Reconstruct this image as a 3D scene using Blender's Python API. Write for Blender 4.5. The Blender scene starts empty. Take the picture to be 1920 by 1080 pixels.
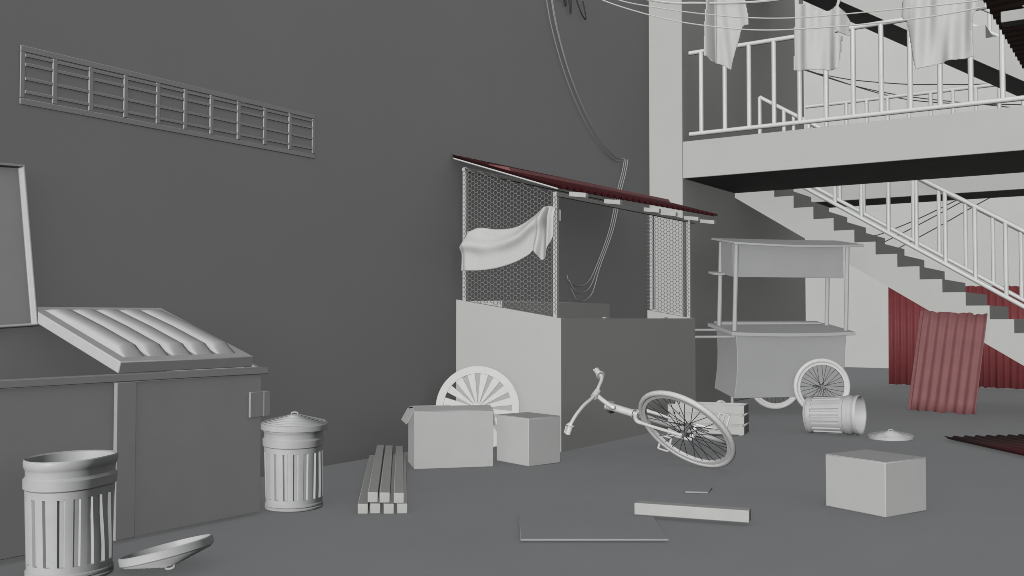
import bpy, bmesh, math, random
from mathutils import Vector, Matrix
random.seed(7)
R = math.radians
PI = math.pi
SC = bpy.context.scene
COL = SC.collection

# ------------------------------------------------------------------ materials
def mat(name, col, rough=0.75, var=0.06, scale=3.0, bump=0.0, bscale=60.0, spec=0.3):
    m = bpy.data.materials.new(name); m.use_nodes = True
    nt = m.node_tree; b = nt.nodes['Principled BSDF']
    b.inputs['Roughness'].default_value = rough
    b.inputs['Specular IOR Level'].default_value = spec
    tc = nt.nodes.new('ShaderNodeTexCoord')
    n = nt.nodes.new('ShaderNodeTexNoise'); n.inputs['Scale'].default_value = scale
    n.inputs['Detail'].default_value = 6; n.inputs['Roughness'].default_value = 0.6
    nt.links.new(tc.outputs['Object'], n.inputs['Vector'])
    r = nt.nodes.new('ShaderNodeValToRGB')
    lo = [c * (1 - var) for c in col]; hi = [min(1, c * (1 + var)) for c in col]
    r.color_ramp.elements[0].position = 0.3; r.color_ramp.elements[1].position = 0.7
    r.color_ramp.elements[0].color = (*lo, 1); r.color_ramp.elements[1].color = (*hi, 1)
    nt.links.new(n.outputs['Fac'], r.inputs['Fac'])
    nt.links.new(r.outputs['Color'], b.inputs['Base Color'])
    if bump > 0:
        n2 = nt.nodes.new('ShaderNodeTexNoise'); n2.inputs['Scale'].default_value = bscale
        n2.inputs['Detail'].default_value = 4
        nt.links.new(tc.outputs['Object'], n2.inputs['Vector'])
        bp = nt.nodes.new('ShaderNodeBump'); bp.inputs['Strength'].default_value = bump
        bp.inputs['Distance'].default_value = 0.01
        nt.links.new(n2.outputs['Fac'], bp.inputs['Height'])
        nt.links.new(bp.outputs['Normal'], b.inputs['Normal'])
    return m

M = dict(
    ground=mat('grey_concrete_ground', (0.505, 0.510, 0.526), 0.85, 0.03, 1.2, 0.05, 90),
    wall=mat('grey_render', (0.515, 0.515, 0.52), 0.9, 0.02, 0.8, 0.04, 70),
    plaster=mat('pale_plaster', (0.64, 0.645, 0.63), 0.85, 0.02, 1.0, 0.04, 70),
    bin=mat('grey_painted_steel', (0.54, 0.54, 0.545), 0.6, 0.03, 4, 0.0),
    lid=mat('grey_plastic', (0.74, 0.74, 0.745), 0.55, 0.03, 4, 0.0),
    zinc=mat('galvanised_zinc', (0.70, 0.705, 0.71), 0.5, 0.05, 6, 0.0, spec=0.4),
    grille=mat('grille_paint', (0.60, 0.60, 0.605), 0.7, 0.02, 4),
    card=mat('pale_cardboard', (0.69, 0.69, 0.69), 0.85, 0.02, 5, 0.03, 120),
    wood=mat('bare_timber', (0.66, 0.665, 0.65), 0.75, 0.04, 8, 0.05, 60),
    wheelwood=mat('painted_wheel_wood', (0.88, 0.885, 0.87), 0.7, 0.03, 8),
    cart=mat('cart_panel_paint', (0.52, 0.525, 0.53), 0.6, 0.02, 3),
    cartlight=mat('cart_trim_paint', (0.62, 0.625, 0.63), 0.6, 0.02, 3),
    tyre=mat('pale_rubber', (0.84, 0.84, 0.84), 0.65, 0.05, 30, 0.05, 200),
    bike=mat('white_bike_enamel', (0.88, 0.88, 0.88), 0.4, 0.02, 10, spec=0.5),
    spoke=mat('dark_spoke_steel', (0.05, 0.05, 0.055), 0.5, 0.1, 20),
    mech=mat('dull_drive_metal', (0.30, 0.30, 0.30), 0.5, 0.1, 20, spec=0.5),
    rail=mat('white_rail_paint', (0.88, 0.89, 0.88), 0.5, 0.03, 8, spec=0.4),
    cloth=mat('pale_cotton', (0.74, 0.745, 0.735), 0.95, 0.02, 4, 0.05, 250, spec=0.1),
    wire=mat('mesh_wire', (0.28, 0.28, 0.28), 0.5, 0.1, 10),
    cable=mat('grey_cable', (0.50, 0.50, 0.49), 0.6, 0.05, 10),
    line=mat('pale_rope', (0.80, 0.80, 0.79), 0.7, 0.05, 30),
    red=mat('red_corrugated_iron', (0.25, 0.055, 0.060), 0.6, 0.08, 5, 0.0),
    redlit=mat('lit_red_corrugated_iron', (0.31, 0.125, 0.130), 0.6, 0.08, 5, 0.0),  # red iron lightened in colour, standing for light on tilted faces
    redshade=mat('shaded_red_corrugated_iron', (0.080, 0.013, 0.016), 0.6, 0.08, 5, 0.0),  # same red iron, darkened in colour for dim upward faces
    awning=mat('shaded_awning_iron', (0.060, 0.034, 0.030), 0.7, 0.1, 5, 0.0),  # dark brown holds the underside's shade on a red sheet
    darktrim=mat('dark_wire', (0.06, 0.06, 0.06), 0.6, 0.05, 10),
)

# ------------------------------------------------------------------ mesh helpers
class MB:
    def __init__(self): self.v = []; self.f = []
    def add(self, vs, fs):
        o = len(self.v); self.v += [tuple(p) for p in vs]; self.f += [tuple(i + o for i in q) for q in fs]; return self
    def box(self, a, b, mtx=None):
        x0, y0, z0 = a; x1, y1, z1 = b
        vs = [Vector(p) for p in ((x0,y0,z0),(x1,y0,z0),(x1,y1,z0),(x0,y1,z0),(x0,y0,z1),(x1,y0,z1),(x1,y1,z1),(x0,y1,z1))]
        if mtx is not None: vs = [mtx @ p for p in vs]
        return self.add(vs, [(3,2,1,0),(4,5,6,7),(0,1,5,4),(1,2,6,5),(2,3,7,6),(3,0,4,7)])
    def hexa(self, lo, hi):   # two quads (counter-clockwise seen from above), bottom and top
        return self.add(list(lo) + list(hi), [(3,2,1,0),(4,5,6,7),(0,1,5,4),(1,2,6,5),(2,3,7,6),(3,0,4,7)])
    def tube(self, pts, r, n=8, cap=True, closed=False):
        pts = [Vector(p) for p in pts]; k = len(pts)
        rs = r if isinstance(r, (list, tuple)) else [r] * k
        tang = []
        for i in range(k):
            if closed: t = pts[(i + 1) % k] - pts[i - 1]
            else: t = pts[min(i + 1, k - 1)] - pts[max(i - 1, 0)]
            tang.append(t.normalized())
        ref = Vector((0, 0, 1)) if abs(tang[0].z) < 0.9 else Vector((1, 0, 0))
        a = tang[0].cross(ref).normalized(); vs = []
        for i in range(k):
            a = (a - tang[i] * a.dot(tang[i])).normalized(); b = tang[i].cross(a)
            for j in range(n):
                w = 2 * PI * j / n
                vs.append(pts[i] + (a * math.cos(w) + b * math.sin(w)) * rs[i])
        fs = []
        for i in range(k if closed else k - 1):
            i2 = (i + 1) % k
            for j in range(n):
                j2 = (j + 1) % n
                fs.append((i * n + j, i * n + j2, i2 * n + j2, i2 * n + j))
        if cap and not closed:
            fs.append(tuple(range(n - 1, -1, -1))); fs.append(tuple((k - 1) * n + j for j in range(n)))
        return self.add(vs, fs)
    def lathe(self, prof, n=48, mtx=None, close=True):   # prof: (r, z) list round local Z
        vs = []; fs = []; k = len(prof)
        for r, z in prof:
            for j in range(n):
                w = 2 * PI * j / n
                p = Vector((r * math.cos(w), r * math.sin(w), z))
                vs.append(mtx @ p if mtx is not None else p)
        for i in range(k - 1):
            for j in range(n):
                j2 = (j + 1) % n
                fs.append((i * n + j, i * n + j2, (i + 1) * n + j2, (i + 1) * n + j))
        if close:
            if prof[0][0] > 1e-5: fs.append(tuple(range(n - 1, -1, -1)))
            if prof[-1][0] > 1e-5: fs.append(tuple((k - 1) * n + j for j in range(n)))
        return self.add(vs, fs)
    def torus(self, R_, r, mtx, n=48, m=10):
        pts = [mtx @ Vector((R_ * math.cos(2*PI*i/n), R_ * math.sin(2*PI*i/n), 0)) for i in range(n)]
        return self.tube(pts, r, m, closed=True)
    def prism(self, poly, ya, yb):   # (x, z) polygon swept along Y
        k = len(poly)
        vs = [(x, ya, z) for x, z in poly] + [(x, yb, z) for x, z in poly]
        fs = [tuple(range(k)), tuple(range(2 * k - 1, k - 1, -1))]
        fs += [(i, k + i, k + (i + 1) % k, (i + 1) % k) for i in range(k)]
        return self.add(vs, fs)

def obj(name, mb, m, parent=None, bevel=0.0, smooth=35, solid=0.0, seg=2):
    me = bpy.data.meshes.new(name)
    me.from_pydata(mb.v, [], mb.f)
    bm = bmesh.new(); bm.from_mesh(me)
    bmesh.ops.recalc_face_normals(bm, faces=bm.faces)
    bm.to_mesh(me); bm.free()
    me.materials.append(M[m])
    if smooth:
        for p in me.polygons: p.use_smooth = True
        me.set_sharp_from_angle(angle=R(smooth))
    o = bpy.data.objects.new(name, me); COL.objects.link(o)
    if parent is not None: o.parent = parent
    if solid:
        s = o.modifiers.new('thickness', 'SOLIDIFY'); s.thickness = solid; s.offset = 0
    if bevel:
        b = o.modifiers.new('edges', 'BEVEL'); b.width = bevel; b.segments = seg; b.limit_method = 'ANGLE'
        b.angle_limit = R(40)
        b.harden_normals = False
    return o

def tag(o, label=None, cat=None, group=None, kind=None):
    if label: o['label'] = label
    if cat: o['category'] = cat
    if group: o['group'] = group
    if kind: o['kind'] = kind
    return o

def thing(name, label, cat, loc=(0, 0, 0), rz=0.0, group=None):
    o = bpy.data.objects.new(name, None); COL.objects.link(o)
    o.empty_display_size = 0.1
    o.location = loc; o.rotation_euler = (0, 0, rz)
    return tag(o, label, cat, group)

def dup(root, loc, rot, label):
    r = root.copy(); COL.objects.link(r); r.location = loc; r.rotation_euler = rot; r['label'] = label
    for ch in list(root.children):
        c = ch.copy(); COL.objects.link(c); c.parent = r
        for g in ch.children:
            d = g.copy(); COL.objects.link(d); d.parent = c
    return r

def at(o, loc):   # move a world-space mesh's origin to loc
    o.data.transform(Matrix.Translation(-Vector(loc))); o.location = loc; return o

def smoothline(pts, n=8):   # Catmull-Rom
    P = [Vector(p) for p in pts]; P = [P[0] * 2 - P[1]] + P + [P[-1] * 2 - P[-2]]; out = []
    for i in range(1, len(P) - 2):
        for j in range(n):
            t = j / n
            out.append(0.5 * ((2 * P[i]) + (P[i+1] - P[i-1]) * t + (2*P[i-1] - 5*P[i] + 4*P[i+1] - P[i+2]) * t*t + (3*P[i] - P[i-1] - 3*P[i+1] + P[i+2]) * t**3))
    out.append(P[-2]); return out

def lerp(a, b, t): return a + (b - a) * t

# ------------------------------------------------------------------ setting
g = MB(); g.add([(-60,-60,0),(60,-60,0),(60,60,0),(-60,60,0)], [(0,1,2,3)])
tag(obj('ground', g, 'ground'), kind='structure')

w = MB(); w.box((-0.35, -14, 0), (0, 12.52, 9.5))
tag(obj('alley_wall', w, 'wall'), 'long plain dark grey wall along the left side of the alley', 'wall')

w = MB(); w.box((-14, 26.1, 0), (20, 26.5, 12))
tag(obj('back_wall', w, 'plaster'), 'tall plain pale wall closing the far end beyond the stairs', 'wall')

# gallery building: pier block, front and rear slabs with railings
gb = thing('gallery_building', 'pale two storey gallery block with pier, raised slab and white railings', 'building', (0.25, 12.52, 0))
O = Vector((0.25, 12.52, 0))
def gpart(name, mb, m, parent, bevel=0.0, smooth=35):
    mb.v = [tuple(Vector(p) - O) for p in mb.v]
    return obj(name, mb, m, parent, bevel, smooth)
p = MB(); p.box((-0.35, 12.523, 0), (0.49, 17.96, 9.5)); gpart('pier', p, 'plaster', gb, 0.012)
FRONT_Y, SB, ST = 12.525, 3.15, 3.655
s = MB(); s.box((0.493, FRONT_Y, SB), (9.0, 14.45, ST)); gpart('gallery_slab', s, 'plaster', gb, 0.008)
s = MB(); s.box((0.493, 16.30, SB), (9.0, 17.25, ST)); gpart('rear_slab', s, 'plaster', gb, 0.008)
def railing(name, y, xs, x0, x1, zb, zt, r):
    top = MB(); top.tube([(x0, y, zt), (x1, y, zt)], r, 12)
    rl = gpart('railing', top, 'rail', gb)
    rl.name = name
    b = MB(); b.tube([(x0, y, zb), (x1, y, zb)], r, 12); gpart('bottom_rail', b, 'rail', rl)
    for x in xs:
        q = MB(); q.tube([(x, y, zb), (x, y, zt)], r, 10); gpart('baluster', q, 'rail', rl)
    return rl
railing('front_railing', 12.60, [0.738 + 0.3355 * i for i in range(17)], 0.568, 8.6, 3.757, 4.870, 0.031)
railing('rear_railing', 17.05, [1.15 + 0.334 * i for i in range(11)], 0.80, 4.75, 3.80, 4.90, 0.031)

# staircases
def staircase(name, label, zoff, ztop, ybk, nlow):
    t = thing(name, label, 'staircase', (0.55, 14.46, zoff))
    T = Vector((0.55, 14.46, zoff))
    YA, YB, PX, RZ = 14.46, 16.28, 0.2893, 0.1816
    prof = []   # stepped top from the left
    k0 = -3; x = 1.107 + PX * k0
    pts_top = [(0.496, 3.055 - RZ * k0 )]
    z = 3.055 - RZ * k0
    xx = 1.107 + PX * k0
    k = k0
    pts = [(0.496, z)]
    while True:
        xr = 1.107 + PX * k      # riser position at the right end of tread k
        if xr < 0.5: k += 1; continue
        zt = 3.055 - RZ * (k - 1); zb = 3.055 - RZ * k
        if zb < nlow: 
            pts += [(xr, zt), (xr, nlow)]; break
        pts += [(xr, zt), (xr, zb)]; k += 1
    pts[0] = (0.496, pts[1][1])
    xr = pts[-1][0]
    def low(x): return 3.045 - 0.6285 * (x - 0.56)
    xl = 0.56 + (3.045 - nlow) / 0.6285
    bottom = [(min(xl, xr - 0.02), nlow), (0.496, 3.085)]
    poly = pts + bottom
    m = MB(); m.prism(poly, YA, YB)
    m.v = [(x - T.x, y - T.y, z) for x, y, z in m.v]
    obj('flight', m, 'plaster', t, 0.0, 0)
    # two pipe railings
    n = int((xr - 0.87) / 0.37)
    for y in (14.56, 16.18):
        def zr(x): return 2.738 - 0.6205 * (x - 2.243)
        xa, xb = 0.86, 0.86 + 0.37 * n
        a = MB(); a.tube([(xa - T.x, y - T.y, zr(xa) + 1.0), (xb - T.x, y - T.y, zr(xb) + 1.0)], 0.031, 12)
        rl = obj('stair_railing', a, 'rail', t)
        a = MB(); a.tube([(xa - T.x, y - T.y, zr(xa)), (xb - T.x, y - T.y, zr(xb))], 0.031, 12); obj('bottom_rail', a, 'rail', rl)
        for i in range(n + 1):
            x = xa + 0.37 * i
            a = MB(); a.tube([(x - T.x, y - T.y, zr(x)), (x - T.x, y - T.y, zr(x) + 1.0)], 0.029, 10); obj('baluster', a, 'rail', rl)
    return t
staircase('staircase', 'pale concrete staircase rising from the ground to the gallery behind the food cart', 0.0, 3.6, 16.3, 0.0)
staircase('staircase', 'upper pale staircase flight with dark underside behind the hanging shirts', 3.745, 3.6, 16.3, 0.02)

# ------------------------------------------------------------------ wall grille
yv = [3.497, 3.705, 3.963, 4.228, 4.492, 4.727, 4.965, 5.227, 5.494, 5.765, 6.008]
t = thing('wall_grille', 'long rectangular metal grille of bars fixed high on the dark wall', 'grille', (0.0, 4.75, 2.79))
def L(mb, loc): mb.v = [tuple(Vector(p) - Vector(loc)) for p in mb.v]; return mb
gl = (0.0, 4.75, 2.79)
f = MB()
f.box((0.002, 3.467, 2.594), (0.012, 6.042, 2.632)); f.box((0.002, 3.467, 2.928), (0.012, 6.042, 2.966))
f.box((0.002, 3.467, 2.634), (0.012, 3.497, 2.926)); f.box((0.002, 6.012, 2.634), (0.012, 6.042, 2.926))
obj('frame', L(f, gl), 'grille', t, 0.003)
for y in yv[1:-1]:
    b = MB(); b.box((0.002, y - 0.022, 2.634), (0.016, y + 0.008, 2.926)); obj('upright_bar', L(b, gl), 'grille', t, 0.002)
for z in (2.675, 2.760, 2.850, 2.908):
    b = MB(); b.box((0.002, 3.499, z - 0.010), (0.014, 6.010, z + 0.010)); obj('cross_bar', L(b, gl), 'grille', t, 0.002)

# ------------------------------------------------------------------ dumpster
DA = R(-2.9)
t = thing('dumpster', 'large grey dumpster against the wall with one lid shut and one open', 'dumpster', (1.054, 2.795, 0), 0)
t.rotation_euler = (0, 0, DA)
# local: x towards the alley (front at x=0), y along the wall
YL, YR, XB = -1.5, 1.643, -1.0
HF, HB = 0.895, 1.205
b = MB()
th = 0.02
b.box((-th, YL, 0.03), (0, YR, HF))                                     # front sheet
b.box((XB, YL, 0.03), (XB + th, YR, HB))                                # back sheet
for ya, yb in ((YR - th, YR), (YL, YL + th)):                           # sloping ends
    b.add([(XB+th, ya, 0.03), (-th, ya, 0.03), (-th, ya, HF), (XB+th, ya, HB), (XB+th, yb, 0.03), (-th, yb, 0.03), (-th, yb, HF), (XB+th, yb, HB)],
          [(0,1,2,3),(7,6,5,4),(0,4,5,1),(1,5,6,2),(2,6,7,3),(3,7,4,0)])
b.box((XB + th, YL + th, 0.03), (-th, YR - th, 0.05))
obj('body', b, 'bin', t, 0.004)
r_ = MB()
r_.box((-0.05, YL - 0.03, HF + 0.001), (0.035, YR + 0.035, 0.938))
obj('front_rim', r_, 'bin', t, 0.004)
r_ = MB()
r_.add([(XB, YR+0.002, HB-0.01), (-0.052, YR+0.002, HF+0.005), (-0.052, YR+0.035, HF+0.005), (XB, YR+0.035, HB-0.01),
        (XB, YR+0.002, HB+0.033), (-0.052, YR+0.002, 0.938), (-0.052, YR+0.035, 0.938), (XB, YR+0.035, HB+0.033)],
       [(3,2,1,0),(4,5,6,7),(0,1,5,4),(1,2,6,5),(2,3,7,6),(3,0,4,7)])
obj('end_rim', r_, 'bin', t, 0.004)
p = MB(); p.box((0.002, 0.615, 0.02), (0.034, 0.735, HF - 0.002)); obj('stiffener', p, 'bin', t, 0.003)
p = MB(); p.box((0.002, 0.73, 0.02), (0.010, YR - 0.004, HF - 0.002)); obj('side_panel', p, 'bin', t, 0.002)
p = MB()
p.box((-0.16, YR + 0.002, 0.625), (0.03, YR + 0.055, 0.785)); p.box((0.012, YR - 0.105, 0.625), (0.03, YR, 0.785))
obj('lifting_pocket', p, 'bin', t, 0.003)

def make_lid(name, parent, W, Lh):   # local: x along width, y up the slope, z outward; a hollow pan with five ribs
    m = MB()
    e = 0.016; zl, zt = -0.052, 0.018
    out = [(0,0),(W,0),(W,Lh),(0,Lh)]; inn = [(e,e),(W-e,e),(W-e,Lh-e),(e,Lh-e)]
    vs = [(x,y,zl) for x,y in out] + [(x,y,zt) for x,y in out] + [(x,y,zl) for x,y in inn] + [(x,y,0.0) for x,y in inn]
    fs = [(4,5,6,7),(15,14,13,12)]
    for a in range(4):
        b = (a + 1) % 4
        fs += [(a,b,4+b,4+a),(a,8+a,8+b,b),(8+a,12+a,12+b,8+b)]
    m.add(vs, fs)
    o = obj(name, m, 'lid', parent, 0.006)
    for i in range(5):
        rb = MB(); x0 = W * (0.068 + 0.172 * i); wd = W * 0.150; k = 20
        vs = []; fs = []
        for j in range(k + 1):
            v = j / k; y = Lh * (0.07 + 0.86 * v)
            h = 0.050 * min(1, v / 0.10) * (1 - 0.35 * max(0, (v - 0.5) / 0.5)) if v < 0.999 else 0.0
            if v > 0.93: h *= (1 - v) / 0.07
            if v == 0: h = 0
            for q in range(9):     # rounded, puffy cross-section
                c = PI * q / 8; cx = -math.copysign(abs(math.cos(c)) ** 0.75, math.cos(c)); cz = math.sin(c) ** 0.62 if 0 < q < 8 else 0.0
                vs.append((x0 + wd * (0.5 + 0.5 * cx), y, 0.0185 + h * cz))
        for j in range(k):
            for q in range(8): fs.append((j*9+q, j*9+q+1, j*9+9+q+1, j*9+9+q))
        rb.add(vs, fs); obj('rib', rb, 'lid', o, 0, 60)
    return o
ang = math.atan2(1.292 - 0.975, 1.0)
ln = math.hypot(1.0, 0.317)
shut = make_lid('lid', t, 0.935, ln)
# local x -> +y of the bin, local y -> up the slope (-x), local z -> outward
def basis(ex, ey, ez, o):
    return Matrix(((ex[0], ey[0], ez[0], o[0]), (ex[1], ey[1], ez[1], o[1]), (ex[2], ey[2], ez[2], o[2]), (0, 0, 0, 1)))
ca, sa = math.cos(ang), math.sin(ang)
shut.matrix_local = basis((0, 1, 0), (-ca, 0, sa), (sa, 0, ca), (0.0, 0.650, 0.990))
shut['label'] = 'closed ribbed lid'
opn = make_lid('lid', t, 0.95, 1.0)
# leaning open against the wall: width along the wall, underside towards the alley
lean = 0.03
ex = Vector((0.0, -0.995, -0.01)).normalized(); ey = Vector((-lean, -0.105, 0.99)).normalized()
ez = ex.cross(ey).normalized(); 
opn.matrix_local = basis(ex, ey, ez, (-0.93, 0.655, 1.200))
opn['label'] = 'open lid leaning back on the wall'

# ------------------------------------------------------------------ trash cans
RB, RT, HC = 0.188, 0.219, 0.565
NF = 18
def can_radius(th, z, seed, dent):
    r = lerp(RB, RT - 0.012, min(1, z / HC))
    return r
def can_mesh(seed, dent):
    n = NF * 8; m = MB()
    zs = [0.0, 0.006, 0.016, 0.022, 0.028, 0.038, 0.044, 0.060, 0.074, 0.076, 0.10, 0.16, 0.22, 0.28, 0.34, 0.384, 0.386, 0.402, 0.415, 0.421, 0.428, 0.470, 0.476, 0.484, 0.510, 0.520, 0.528, 0.548, 0.560, 0.565]
    off = {0.0:-0.004, 0.006:0.006, 0.016:0.008, 0.022:0.0, 0.028:0.006, 0.038:0.006, 0.044:0.0, 0.421:0.0, 0.428:0.008, 0.470:0.008, 0.476:0.002, 0.484:-0.003, 0.510:-0.003, 0.520:0.000, 0.528:0.005, 0.548:0.006, 0.560:0.004, 0.565:0.0}
    rings = []
    rnd = random.Random(seed)
    ph = [rnd.uniform(0, 6.28) for _ in range(4)]
    def P(i, r, z):
        th = 2 * PI * i / n
        if dent:
            da = (th - dent[0] + PI) % (2 * PI) - PI
            r -= dent[1] * math.exp(-(da / dent[3]) ** 2) * math.exp(-((z - dent[2]) / 0.22) ** 2)
            z += 0.006 * math.sin(th + ph[0]) * z / HC
        r += 0.0025 * math.sin(3 * th + ph[1]) * z / HC + 0.0015 * math.sin(5 * th + ph[2] + 6 * z)
        return (r * math.cos(th), r * math.sin(th), z)
    vs = []
    for z in zs:
        base = lerp(RB, RT - 0.012, z / HC)
        for i in range(n):
            r = base + off.get(z, 0.0)
            if 0.075 < z < 0.385:
                k = i % 8
                rec = {0:0, 1:0, 2:0.3, 3:1, 4:1, 5:1, 6:0.3, 7:0}[k] if False else (1 if k in (3, 4, 5) else 0)
                r -= 0.014 * rec
            vs.append(P(i, r, z))
    k = len(zs)
    # inside
    ins = [0.560, 0.45, 0.30, 0.15, 0.02]
    for z in ins:
        base = lerp(RB, RT - 0.012, z / HC) - 0.012
        for i in range(n): vs.append(P(i, base, z))
    fs = []
    for a in range(k + len(ins) - 1):
        for i in range(n):
            j = (i + 1) % n; fs.append((a*n+i, a*n+j, (a+1)*n+j, (a+1)*n+i))
    fs.append(tuple(range(n - 1, -1, -1))); fs.append(tuple((k + len(ins) - 1) * n + i for i in range(n)))
    m.add(vs, fs); return m
def trash_can(label, loc, rot, seed, dent, sc=1.0):
    m = can_mesh(seed, dent)
    o = obj('trash_can', m, 'zinc', None, 0, 30); tag(o, label, 'trash can', 'galvanised trash cans in the alley')
    o.location = loc; o.rotation_euler = rot; o.scale = (sc, sc, sc); return o
trash_can('open galvanised trash can without lid standing in front of the dumpster', (1.495, 2.895, 0.001), (0, 0, 0.1), 1, (R(10), 0.034, 0.42, 0.55), 1.02)
trash_can('upright galvanised trash can with its lid on beside the dumpster end', (1.135, 4.735, 0.001), (0, 0, 0.5), 2, (R(0), 0.016, 0.45, 0.5), 0.97)

def lid_mesh():
    prof = [(0.222, 0.0), (0.227, 0.004), (0.227, 0.038), (0.222, 0.043)]
    for i in range(7):
        r0 = 0.214 - i * 0.027; z0 = 0.044 + i * 0.0070
        prof += [(r0, z0), (r0 - 0.004, z0 + 0.0085), (r0 - 0.018, z0 + 0.0050)]
    prof += [(0.02, 0.099), (0.001, 0.100)]
    inner = [(0.001, 0.092), (0.03, 0.088), (0.210, 0.036), (0.216, 0.0)]
    m = MB(); m.lathe(prof + inner + [(0.222, 0.0)], 56, None, False); return m
def can_lid(label, loc, rot, sc=1.0):
    o = obj('trash_can_lid', lid_mesh(), 'zinc', None, 0, 30)
    tag(o, label, 'trash can lid', 'galvanised trash can lids')
    h = MB(); h.tube(smoothline([(-0.022, 0, 0.095), (-0.019, 0, 0.108), (0, 0, 0.112), (0.019, 0, 0.108), (0.022, 0, 0.095)], 5), 0.006, 8)
    obj('handle', h, 'zinc', o)
    o.location = loc; o.rotation_euler = rot; o.scale = (sc, sc, sc); return o
can_lid('round galvanised lid seated on top of the upright trash can', (1.135, 4.735, 0.519), (R(1.5), R(1), 0.6), 0.97)
l1 = can_lid('upturned galvanised lid tipped on its handle on the ground by the open trash can', (1.80, 3.27, 0.0), (0, 0, 0), 1.0)
# upside down, leaning: its opening faces up and a little away
r0 = Vector((math.cos(R(33.5)), math.sin(R(33.5)), 0)); f0 = Vector((-math.sin(R(33.5)), math.cos(R(33.5)), 0)); up = Vector((0, 0, 1))
roll = R(13.5); pitch = R(4)
exv = (r0 * math.cos(roll) + up * math.sin(roll)).normalized()
upv = (up * math.cos(roll) - r0 * math.sin(roll)).normalized()
eyv = (f0 * math.cos(pitch) - upv * math.sin(pitch)).normalized()
opening = exv.cross(eyv).normalized()
zz = -opening; xx_ = exv; yy_ = zz.cross(xx_)
mw = basis(xx_, yy_, zz, (0, 0, 0))
lowest = min((mw @ Vector(v.co)).z for v in l1.data.vertices)
lowest = min(lowest, min((mw @ Vector(v.co)).z for v in l1.children[0].data.vertices))
cpos = Vector((1.812, 3.21, 0))
l1.matrix_world = basis(xx_, yy_, zz, (cpos.x, cpos.y, -lowest + 0.001))
can_lid('dome shaped galvanised lid lying flat on the ground by the fallen trash can', (3.545, 10.86, 0.001), (R(1), R(-1), 0.3), 1.0).scale = (1, 1, 0.82)
cm = trash_can('fallen galvanised trash can lying on its side near the cart wheel', (0, 0, 0), (0, 0, 0), 3, (R(95), 0.014, 0.33, 0.5), 1.0)
dirv = Vector((0.995, -0.04, 0.055)).normalized()
side = Vector((0, 0, 1)).cross(dirv).normalized(); upd = dirv.cross(side)
mouth = Vector((3.235, 10.883, 0.225))
mw = basis(upd, side, dirv, mouth - dirv * 0.565)
low = min((mw @ v.co).z for v in cm.data.vertices)
mw.translation.z -= low - 0.001
cm.matrix_world = mw

# ------------------------------------------------------------------ timber on the ground
pd = Vector((-0.640, 0.768, 0)).normalized()
def plank(start, wd, ht, ln, z, label):
    # start: front left lower corner; front face along the camera-right direction
    a = Vector(start); e = r0 * wd
    lo = [a, a + e, a + e + pd * ln, a + pd * ln]; lo = [Vector((p.x, p.y, z)) for p in lo]
    hi = [p + Vector((0, 0, ht)) for p in lo]
    m = MB(); m.hexa(lo, hi)
    o = obj('plank', m, 'wood', None, 0.004)
    at(o, (a.x, a.y, z)); tag(o, label, 'plank', 'timber planks stacked on the ground'); return o
pos = ['leftmost', 'second from the left', 'third from the left', 'rightmost']
for i, px in enumerate((0.0, 0.0795, 0.166, 0.252)):
    s0 = Vector((1.645, 4.794, 0)) + r0 * px
    plank(s0 + pd * (0.01 * (i % 2)), 0.066, 0.064, 2.30 - 0.03 * i, 0.001, 'squared timber plank in the bottom row of the stack, ' + pos[i] + ' of four')
for i, px in enumerate((0.062, 0.139, 0.230)):
    s0 = Vector((1.640, 4.800, 0)) + r0 * px
    plank(s0 + pd * (0.03 - 0.012 * i), 0.066, 0.066, 2.42 - 0.03 * i, 0.067, 'squared timber plank in the top row of the stack, ' + ('left one', 'middle one', 'right one')[i] + ' of three')

m = MB(); q = [(2.541,5.306),(2.957,4.684),(3.646,5.140),(3.303,5.670)]
m.hexa([(x, y, 0.011) for x, y in q], [(x, y, 0.022) for x, y in q])
o = at(obj('flat_board', m, 'ground', None, 0.003), (3.1, 5.2, 0)); tag(o, 'thin grey flat board lying on the ground under one end of the beam', 'board')
m = MB(); a = Vector((3.179,5.647,0.023)); b_ = Vector((3.869,5.798,0.023)); n_ = Vector((-(b_-a).y, (b_-a).x, 0)).normalized() * 0.088
m.hexa([a, b_, b_ + n_, a + n_], [p + Vector((0,0,0.074)) for p in (a, b_, b_ + n_, a + n_)])
o = at(obj('beam', m, 'wood', None, 0.005), a); tag(o, 'short squared timber beam lying alone across the corner of the flat board', 'beam')
m = MB(); q = [(3.082,6.654),(3.228,6.724),(3.176,6.929),(3.014,6.877)]
m.hexa([(x, y, 0.002) for x, y in q], [(x, y, 0.014) for x, y in q])
o = at(obj('floor_tile', m, 'ground', None, 0.003), (3.12, 6.79, 0)); tag(o, 'small thin loose tile lying on the bare ground between beam and bicycle', 'tile')

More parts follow.
